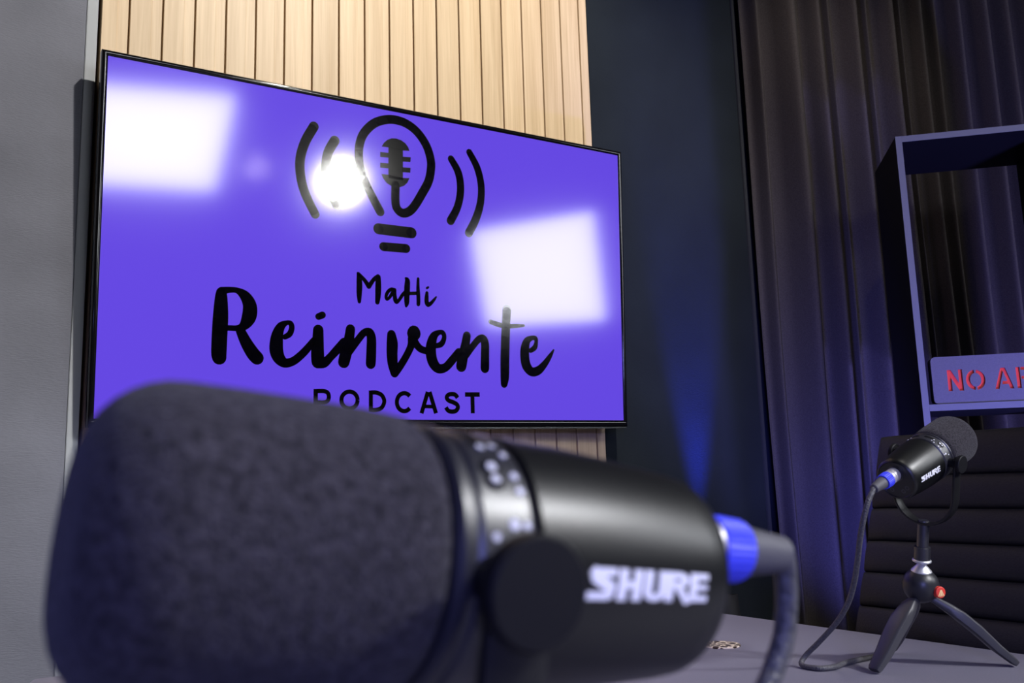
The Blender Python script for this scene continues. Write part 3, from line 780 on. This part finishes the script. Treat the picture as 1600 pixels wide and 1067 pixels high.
for k in range(5):
    a = 2 * PI * k / 5 + 0.3
    d = Vector((math.cos(a), math.sin(a), 0))
    p0, p1 = Vector((1.13, 0.785, 0.12)), Vector((1.13, 0.785, 0.085)) + d * 0.28
    MB().tube([p0 + d * 0.02, p0.lerp(p1, 0.5) + Vector((0, 0, 0.01)), p1], [0.022, 0.018, 0.012], 10).build('base_leg', M['chrome'], ch)
    MB().lathe([(-0.02, 0.015), (-0.018, 0.026), (0.018, 0.026), (0.02, 0.015)], p1 - Vector((0, 0, 0.058)), (-d.y, d.x, 0), (0, 0, 1), 16).build('castor', M['mic_matte'], ch)


# ------------------------------------------------------------------ microphones
SHURE = [  # heavy block capitals: (x, y down, half width), butt ends
    [(285, 52, 50), (120, 52, 50)], [(95, 4, 45), (52, 105, 50)], [(60, 70, 62), (235, 245, 62)], [(50, 130, 46), (215, 250, 60)], [(232, 205, 48), (205, 372, 44)], [(215, 352, 50), (-5, 352, 50)],
    [(358, 0, 48), (338, 404, 48)], [(512, 0, 48), (494, 404, 48)], [(345, 200, 48), (500, 200, 48)],
    [(628, 0, 47), (612, 280, 47), (632, 335, 47), (690, 362, 47), (748, 335, 47), (772, 280, 47), (782, 0, 47)],
    [(868, 0, 47), (850, 404, 47)], [(868, 45, 45), (980, 45, 45), (1030, 75, 45), (1038, 115, 45), (1010, 155, 45), (950, 175, 45), (870, 175, 45)], [(945, 175, 46), (1085, 432, 40)],
    [(1143, 0, 48), (1130, 404, 48)], [(1140, 44, 44), (1312, 44, 44)], [(1136, 196, 38), (1300, 196, 38)], [(1130, 360, 44), (1304, 360, 44)]]
BODY = [(0.022, 0.0330), (0.040, 0.0322), (0.060, 0.0308), (0.078, 0.0291), (0.0840, 0.0282), (0.0868, 0.0270), (0.0882, 0.0250)]


def body_r(s):
    for (a, ra), (b, rb) in zip(BODY[:-1], BODY[1:]):
        if a <= s <= b:
            return ra + (rb - ra) * (s - a) / (b - a)
    return BODY[0][1]


def microphone(label, seam, axis, ball, feet, yoke_roll):
    """seam: point on the axis where foam meets the control band; axis runs from the foam to the rear;
    ball: centre of the ball head; feet: three points on the table"""
    seam = Vector(seam) + Vector((0, 0, CZ))
    ball = Vector(ball) + Vector((0, 0, CZ))
    ax = Vector(axis).normalized()
    pivot = seam + ax * 0.010
    d = (ball - pivot).normalized()                      # down the stand
    side = Vector((0, 1, 0)) if ax.x < 0 else Vector((0, -1, 0))
    side = (side - ax * side.dot(ax))
    side = (Quaternion(ax, yoke_roll) @ side).normalized()
    up = side.cross(ax).normalized()
    if up.z < 0:
        up = -up
    root = thing('desk_microphone', label, 'microphone', (ball.x, ball.y, TT))

    def P(s, a, r):                                      # s along the axis, angle from side towards up
        return seam + ax * s + (side * math.cos(a) + up * math.sin(a)) * r

    # foam windscreen
    Rf, Lf, rc_ = 0.0348, 0.0749, 0.0187
    pr_ = [(-Lf, 0.0008), (-Lf, 0.006)]
    for i in range(9):
        a = PI / 2 * i / 8
        pr_.append((-Lf + rc_ - rc_ * math.cos(a), Rf - rc_ + rc_ * math.sin(a)))
    pr_ += [(-0.045, Rf + 0.0002), (-0.03, Rf + 0.0002), (-0.015, Rf), (-0.006, Rf - 0.0006), (-0.002, Rf - 0.0026), (-0.0006, Rf - 0.0060), (-0.0004, 0.010)]
    MB().lathe(pr_, seam, ax, side, 72).build('foam_windscreen', M['foam'], root, sharp=50)
    # control band with two raised rims and a dark groove
    bp = [(-0.0002, 0.012), (-0.0002, 0.0318), (0.0012, 0.0332), (0.0028, 0.0332), (0.0040, 0.0320), (0.0052, 0.0318), (0.0064, 0.0327),
          (0.0190, 0.0327), (0.0200, 0.0320), (0.0208, 0.0306), (0.0218, 0.0306), (0.0218, 0.012)]
    band = MB().lathe(bp, seam, ax, side, 72).build('control_band', M['mic_band'], root, sharp=28)
    body = MB().lathe([(0.0220, 0.010), (0.0220, 0.0318), (0.0224, 0.0327)] + BODY[1:] + [(0.0880, 0.0246), (0.0872, 0.0240), (0.0868, 0.0010)], seam, ax, side, 80)
    body = body.build('body', M['mic'], root, sharp=32)
    # lettering on both flanks, reading upright
    for sg in (1, -1):
        mbk = MB()
        flip = (ax.cross(Vector((0, 0, 1))).dot(side * sg) > 0)
        x0, x1 = 0.0352, 0.0768

        def place(x, y, lv=0, sg=sg, flip=flip):
            f = x / 1312
            s = x0 + (x1 - x0) * (f if flip else 1 - f)
            ang = math.radians(6.2 - 13.6 * y / 404)
            r = body_r(s) + 0.00012 + lv
            sd = side * sg
            return seam + ax * s + (sd * math.cos(ang) + up * math.sin(ang)) * r
        strokes(mbk, SHURE, place, round_caps=False, smooth=1, step=45, lift=0.000012)
        mbk.build('lettering', M['white'], body, smooth=False)['label'] = 'white block letters on the black body'
    # touch controls on the band: two keys, a dial mark, printed symbols
    for sg in (1, -1):
        def B(s, deg, r, sg=sg):
            a = math.radians(deg)
            return seam + ax * s + (side * sg * math.cos(a) + up * math.sin(a)) * r

        def patch(s0, s1, d0, d1, r, th, n=6):
            vs_, fs_ = [], []
            for rr in (r - 0.0006, r + th):
                for i in range(n + 1):
                    dg_ = d0 + (d1 - d0) * i / n
                    vs_ += [B(s0, dg_, rr), B(s1, dg_, rr)]
            m_ = 2 * (n + 1)
            for i in range(n):
                q = 2 * i
                fs_ += [(q, q + 1, q + 3, q + 2), (m_ + q, m_ + q + 2, m_ + q + 3, m_ + q + 1), (q, q + 2, m_ + q + 2, m_ + q), (q + 1, m_ + q + 1, m_ + q + 3, q + 3)]
            fs_ += [(0, m_, m_ + 1, 1), (2 * n, 2 * n + 1, m_ + 2 * n + 1, m_ + 2 * n)]
            return MB().add(vs_, fs_)
        patch(0.0088, 0.0128, 62, 84, 0.0327, 0.0005).build('touch_slider', M['mic_matte'], band, bevel=0.0003)
        for dg_, rad in ((46, 0.0030), (39.5, 0.0026)):
            n_ = (side * sg * math.cos(math.radians(dg_)) + up * math.sin(math.radians(dg_)))
            MB().lathe([(-0.001, rad), (0.0004, rad), (0.0007, rad * 0.85), (0.0007, 0.0002)], B(0.0108, dg_, 0.0327), n_, ax, 20).build('touch_button', M['mic_matte'], band)
            MB().lathe([(0.0001, rad * 0.45), (0.0009, rad * 0.45), (0.0009, 0.0001)], B(0.0108, dg_, 0.0327), n_, ax, 14).build('button_symbol', M['mark'], band)
        for s_, dg_, rad in ((0.0112, 61, 0.0011), (0.0150, 63, 0.0009), (0.0165, 56, 0.0010), (0.0168, 43, 0.0011), (0.0172, 35.5, 0.0011), (0.0142, 20.5, 0.0014), (0.0176, 20.5, 0.0010), (0.0092, 15, 0.0010)):
            n_ = (side * sg * math.cos(math.radians(dg_)) + up * math.sin(math.radians(dg_)))
            MB().lathe([(-0.0002, rad), (0.0003, rad), (0.0003, 0.0001)], B(s_, dg_, 0.0327), n_, ax, 12).build('printed_symbol', M['mark'], band)
    # rear plate with its sockets
    rear = MB().lathe([(0.0860, 0.0240), (0.0866, 0.0240), (0.0866, 0.0010)], seam, ax, side, 48)
    rear = rear.build('rear_plate', M['mic_matte'], root)
    xo = seam + ax * 0.0866 + up * 0.0085
    MB().lathe([(-0.002, 0.0110), (0.0008, 0.0110), (0.0008, 0.0098), (0.0002, 0.0098)], xo, ax, side, 32).build('xlr_socket', M['mic_band'], rear)
    for a_, q_ in ((-35, 0.017), (-62, 0.017), (-118, 0.017), (-145, 0.017)):
        pp = seam + ax * 0.0866 + (side * math.cos(math.radians(a_)) + up * math.sin(math.radians(a_))) * q_
        MB().lathe([(-0.001, 0.0030), (0.0006, 0.0030), (0.0006, 0.0018), (-0.0002, 0.0018)], pp, ax, side, 16).build('jack_socket', M['mark'] if a_ > -50 else M['mic_band'], rear)
    # yoke: two arms joined by a rounded bend under the body
    ysd = (side - d * side.dot(d)).normalized()
    yu = 0.0425
    pts = [pivot + ysd * yu + d * -0.006]
    drop = 0.0905
    for i in range(0, 19):
        a = PI * i / 18
        pts.append(pivot + ysd * (yu * math.cos(a)) + d * (drop - yu + yu * math.sin(a)))
    pts.append(pivot - ysd * yu + d * -0.006)
    fwd_ = ysd.cross(d).normalized()
    MB().tube(pts, 0.005, 12, flat=(0.0082, 0.0021), flat_dir=fwd_).build('yoke', M['yoke'], root, sharp=40)
    for sg in (1, -1):
        kb = MB().lathe([(0.031, 0.0060), (0.0402, 0.0062), (0.0405, 0.0090), (0.0445, 0.0090), (0.0447, 0.0112), (0.0454, 0.0120), (0.0495, 0.0120), (0.0503, 0.0113), (0.0505, 0.0010)],
                        pivot, ysd * sg, ax, 40)
        kb.build('thumb_screw', M['mic_matte'], root, sharp=30)
    # stem and threaded collar
    MB().lathe([(drop - 0.004, 0.0030), (drop - 0.004, 0.0066), (drop, 0.0076), (0.1235, 0.0076), (0.1238, 0.0100), (0.1240, 0.0106), (0.1410, 0.0106), (0.1415, 0.0096), (0.1415, 0.003)],
               pivot, d, side, 32).build('stem', M['mic_band'], root, sharp=30)
    # table-top tripod: ball head, silver cup, legs, red button
    L = (ball - pivot).length
    hub = MB()
    R_ = 0.0240
    hp = [(-R_ * 0.86, 0.0105)]
    for i in range(2, 15):
        a = PI * i / 15
        hp.append((-R_ * math.cos(a), R_ * math.sin(a)))
    hp.append((R_ * 0.985, 0.003))
    hub.lathe(hp, ball, Vector((0, 0, -1)) * 0.7 + d * 0.3, side, 40)
    tri = hub.build('tripod', M['ball'], root, sharp=40)
    b0 = L - R_
    MB().lathe([(0.1410, 0.0040), (0.1410, 0.0112), (0.1422, 0.0124), (0.1440, 0.0124), (0.1450, 0.0110), (0.1462, 0.0052), (0.1478, 0.0052), (b0 + 0.003, 0.0134), (b0 + 0.0048, 0.0136), (b0 + 0.0048, 0.003)],
               pivot, d, side, 32).build('silver_cup', M['silver'], tri, sharp=30)
    cb = Vector((-0.25, -0.75, -0.05)).normalized()        # the button's face
    bq = ball + Vector((0.05, -0.74, -0.22)).normalized() * 0.0265
    MB().lathe([(-0.016, 0.0080), (0.0012, 0.0080), (0.0030, 0.0075), (0.0036, 0.0064), (0.0036, 0.0005)], bq, cb, (0, 0, 1), 28).build('release_button', M['redbtn'], tri)
    e1 = Vector((0, 0, 1)).cross(cb).normalized()
    e2 = cb.cross(e1)
    em = MB()
    strokes(em, [[(-4.6, -5.0, 0.8), (-0.3, 3.6, 0.9)], [(4.6, -5.0, 0.8), (0.3, 3.6, 0.9)], [(0, -5.6, 0.7), (0, 2.5, 0.8)], [(-2.2, -5.4, 0.6), (0, 1.0, 0.6)], [(2.2, -5.4, 0.6), (0, 1.0, 0.6)]],
            lambda x, y, lv=0: bq + cb * (0.0038 + lv) + e1 * (x / 1000 * 0.95) + e2 * (y / 1000 * 0.95), round_caps=False, lift=0.00002)
    em.build('button_emblem', M['gold'], tri, smooth=False)
    for ft in feet:
        ft = Vector((ft[0], ft[1], TT))
        h = Vector((ft.x - ball.x, ft.y - ball.y, 0))
        hn = h.normalized()
        top = Vector((ball.x, ball.y, ball.z - 0.016)) + hn * 0.010
        end = ft + Vector((0, 0, 0.0042))
        tang = Vector((-hn.y, hn.x, 0))
        pts, fl = [], []
        for f, hw_, th_ in ((0, 0.006, 0.005), (0.10, 0.0075, 0.0055), (0.22, 0.0125, 0.0068), (0.36, 0.0150, 0.0078), (0.55, 0.0140, 0.0075), (0.78, 0.0118, 0.0064), (0.97, 0.0098, 0.0050), (1.0, 0.0085, 0.0040)):
            p = top.lerp(end, f) + Vector((0, 0, 0.006 * math.sin(PI * min(1, f * 1.25)) if f < 0.8 else 0))
            pts.append(p)
            fl.append((hw_, th_))
        MB().tube(pts, 0.005, 16, flat=fl, flat_dir=tang).build('leg', M['leg'], tri, sharp=35)
    return root, seam, ax, up, side, xo


def mic_cable(label, xo, ax, path, r=0.0036):
    """plug and cable: xo is the socket face; path the cable's centre line after the boot"""
    xo = Vector(xo)
    c = thing('microphone_cable', label, 'cable', xo)
    sd = ax.orthogonal()
    MB().lathe([(0.0011, 0.0040), (0.0011, 0.0088), (0.0018, 0.0094), (0.0080, 0.0094), (0.0084, 0.0088), (0.0092, 0.0088), (0.0096, 0.0094), (0.0110, 0.0094), (0.0114, 0.0088), (0.0122, 0.0088), (0.0126, 0.0095), (0.0170, 0.0095), (0.0170, 0.004)],
               xo, ax, sd, 40).build('plug_sleeve', M['nickel'], c, sharp=30)
    n = 30
    vs_, fs_ = [], []
    rings = [(0.0168, 0.0096), (0.0172, 0.0103), (0.0215, 0.0103), (0.0290, 0.0099), (0.0296, 0.0092)]
    o = ax.orthogonal().normalized()
    w = ax.cross(o)
    for i, (s, rr) in enumerate(rings):
        for k in range(2 * n):
            a = PI * k / n
            q = rr - (0.0004 if (k % 2 and 0 < i < 4) else 0)
            vs_.append(xo + ax * s + (o * math.cos(a) + w * math.sin(a)) * q)
    m_ = 2 * n
    for i in range(len(rings) - 1):
        for k in range(m_):
            fs_.append((i * m_ + k, i * m_ + (k + 1) % m_, (i + 1) * m_ + (k + 1) % m_, (i + 1) * m_ + k))
    fs_.append(list(range(m_))[::-1])
    fs_.append([(len(rings) - 1) * m_ + k for k in range(m_)])
    MB().add(vs_, fs_).build('coding_ring', M['blue'], c, sharp=30)['label'] = 'blue ribbed ring on the plug'
    MB().lathe([(0.0292, 0.004), (0.0292, 0.0080), (0.0310, 0.0080), (0.0440, 0.0066), (0.0500, 0.0060), (0.0510, 0.0050), (0.0510, 0.003)], xo, ax, sd, 32).build('cable_boot', M['boot'], c, sharp=30)
    p0 = xo + ax * 0.047
    pts = spline([list(p0), list(xo + ax * 0.0515)] + [list(p) for p in path], 8)
    MB().tube(pts, r, 14).build('cable', M['cable'], c, sharp=60)
    return c

m1 = microphone('large black studio microphone nearest the camera, foam end at the left', (0.10007, 0.20597, -0.01629), (0.9925, -0.01648, -0.12113),
                (0.092, 0.222, -0.190), ((0.011, 0.174), (0.166, 0.164), (0.094, 0.311)), math.radians(4))
m2 = microphone('small-looking black studio microphone on a mini tripod before the ribbed chair', (1.15829, 0.72122, 0.02506), (-0.9317, 0.01322, -0.36298),
                (1.168, 0.761, -0.151), ((1.074, 0.779), (1.250, 0.686), (1.215, 0.852)), math.radians(-9))


def rayp(dirs, d0):
    return [Vector((x * k, y * k, z * k + CZ)) for (x, y, z), k in zip(dirs, d0)]


# cable of the near microphone drops steeply to the table and runs towards the camera
p1 = [(0.2405, 0.2046, 0.9745), (0.2405, 0.2055, 0.9660), (0.2388, 0.2060, 0.9570), (0.2330, 0.2064, 0.9470), (0.2240, 0.2050, 0.9360), (0.2080, 0.1990, 0.9050),
      (0.1980, 0.1850, 0.8500), (0.1960, 0.1500, 0.7900), (0.1980, 0.1000, 0.7580), (0.2050, 0.0400, 0.7540), (0.2300, -0.1000, 0.7540), (0.2500, -0.3800, 0.7540)]
mic_cable('thick black cable with a blue plug ring, plugged into the large near microphone', m1[5], m1[2], p1)
p2 = [(1.0160, 0.7240, 0.9745), (1.0130, 0.7300, 0.9550), (1.0160, 0.7400, 0.9300), (1.0270, 0.7550, 0.9000), (1.0390, 0.7720, 0.8700), (1.0470, 0.7900, 0.8420), (1.0510, 0.8130, 0.8150),
      (1.0490, 0.8430, 0.7860), (1.0440, 0.8640, 0.7655), (1.0330, 0.8630, 0.7545), (1.0330, 0.8350, 0.7540), (1.0550, 0.8270, 0.7540), (1.0869, 0.8340, 0.7540), (1.1300, 0.8370, 0.7540), (1.1660, 0.8370, 0.7540)]
mic_cable('thin grey cable with a blue plug ring, looping down from the far microphone', m2[5], m2[2], p2)

# ------------------------------------------------------------------ studio lamps, seen as reflections in the screen


def lamp_stand(root, p, foot):
    MB().tube([p, Vector((foot[0], foot[1], p.z - 0.25)), Vector((foot[0], foot[1], 0.05))], 0.014, 10).build('pole', M['housing'], root)
    for k in range(3):
        a = 2 * PI * k / 3 + 0.5
        MB().tube([Vector((foot[0], foot[1], 0.35)), Vector((foot[0] + 0.36 * math.cos(a), foot[1] + 0.36 * math.sin(a), 0.012))], 0.010, 8).build('leg', M['housing'], root)


def softbox(label, quad, key):
    q = [Vector(p) + Vector((0, 0, CZ)) for p in quad]
    c = sum(q, Vector()) / 4
    n = (q[1] - q[0]).cross(q[3] - q[0]).normalized()
    tgt = Vector((0.9, 1.4, 1.1))
    if n.dot(tgt - c) < 0:
        n = -n
    root = thing('softbox', label, 'studio light', (c.x, c.y, 0), 'studio softboxes')
    th = [p - n * 0.012 for p in q]
    MB().add(q + th, [(0, 1, 2, 3), (7, 6, 5, 4), (0, 4, 5, 1), (1, 5, 6, 2), (2, 6, 7, 3), (3, 7, 4, 0)]).build('diffuser', M[key], root, smooth=False)
    r0 = [c + (p - c) * 1.015 - n * 0.0125 for p in q]
    r1 = [c + (p - c) * 0.25 - n * 0.30 for p in q]
    MB().add(r0 + r1, [(0, 1, 2, 3), (7, 6, 5, 4), (0, 4, 5, 1), (1, 5, 6, 2), (2, 6, 7, 3), (3, 7, 4, 0)]).build('housing', M['housing'], root, smooth=False)
    lamp_stand(root, c - n * 0.32, (c - n * 0.45)[:2])
    return root


softbox('left white softbox on a stand, mirrored in the upper left of the television',
        [(0.36, -1.487, 1.762), (1.149, -1.457, 1.843), (1.116, -1.746, 1.361), (0.386, -1.76, 1.31)], 'soft_l')
softbox('right white softbox on a stand, mirrored at the right of the television',
        [(2.449, -1.094, 1.18), (2.906, -0.511, 1.256), (3.076, -0.608, 0.672), (2.62, -1.168, 0.639)], 'soft_r')
rl_c = Vector((1.761, -1.417, 1.438 + CZ))
rl_n = (Vector((0.8, 1.5, 1.1)) - rl_c).normalized()
rl = thing('round_lamp', 'round white studio lamp mirrored near the bulb emblem on the television', 'studio light', (rl_c.x, rl_c.y, 0))
MB().lathe([(0.0, 0.0005), (0.0, 0.112), (-0.012, 0.114), (-0.012, 0.0005)], rl_c, rl_n, (1, 0, 0), 40).build('diffuser', M['round_l'], rl)
MB().lathe([(-0.0125, 0.0005), (-0.0125, 0.122), (-0.09, 0.09), (-0.14, 0.045), (-0.14, 0.0005)], rl_c, rl_n, (1, 0, 0), 32).build('housing', M['housing'], rl)
lamp_stand(rl, rl_c - rl_n * 0.15, (rl_c - rl_n * 0.25)[:2])

# ceiling fixture with three small bulbs
cl = thing('ceiling_fixture', 'black ceiling fixture with three small pinkish bulbs, mirrored as dots in the television', 'ceiling lamp', (1.345, -1.72, ZC))
MB().lathe([(0.0, 0.05), (0.02, 0.05), (0.02, 0.001)], (1.345, -1.735, ZC - 0.001), (0, 0, -1), (1, 0, 0), 24).build('canopy', M['housing'], cl)
MB().tube([(1.345, -1.735, ZC - 0.02), (1.345, -1.735, 2.575)], 0.006, 8).build('rod', M['housing'], cl)
for p in ((1.338, -1.717, 1.563), (1.316, -1.738, 1.502), (1.381, -1.718, 1.52)):
    b = Vector(p) + Vector((0, 0, CZ))
    MB().tube([Vector((1.345, -1.735, 2.58)), b + Vector((0, -0.010, 0.004))], 0.004, 8).build('arm', M['housing'], cl)
    MB().lathe([(-0.009, 0.001), (-0.0065, 0.0065), (0, 0.009), (0.0065, 0.0065), (0.009, 0.001)], b, (0, 0, 1), (1, 0, 0), 14).build('bulb', M['bulb'], cl)

# ceiling spotlight and blue LED washers (fixtures of the lamps set up at the top)
def can(name, label, p, t, r=0.045, h=0.12, cat='spotlight'):
    p = Vector(p)
    a = (Vector(t) - p).normalized()
    o = thing(name, label, cat, p)
    mb = MB().lathe([(-h, 0.001), (-h, r * 0.8), (-h * 0.9, r), (0.02, r), (0.02, r * 0.9), (-0.012, r * 0.85), (-0.012, 0.001)], p - a * 0.03, a, a.orthogonal(), 28)
    mb.build('housing', M['housing'], o)
    return o


can('ceiling_spotlight', 'black ceiling spotlight aimed at the oak slats', (1.00, 0.24, 2.95), (0.75, 1.80, 1.75))
can('stage_spotlight', 'white stage spotlight high behind the camera, aimed at the table', (1.90, -1.20, 2.60), (0.55, 0.50, 0.90), 0.06, 0.14)
can('ceiling_spotlight', 'black ceiling spotlight aimed at the curtain', (1.55, 0.75, 2.98), (2.14, 1.74, 2.05))
can('floor_spotlight', 'small blue wall-washing spotlight behind the table', (1.80, 1.735, 0.72), (1.80, 1.80, 1.42), 0.03, 0.08)
can('floor_spotlight', 'blue floor spotlight behind the office chair', (1.95, 0.25, 0.22), (2.22, 1.40, 1.40), 0.05, 0.12)
can('floor_spotlight', 'blue floor spotlight in the corner by the curtain', (1.62, 1.30, 0.25), (2.26, 1.60, 1.20), 0.04, 0.10)
can('stage_spotlight', 'blue stage spotlight behind the camera', (-0.9, -1.7, 1.45), (0.6, 0.5, 0.72), 0.06, 0.14)
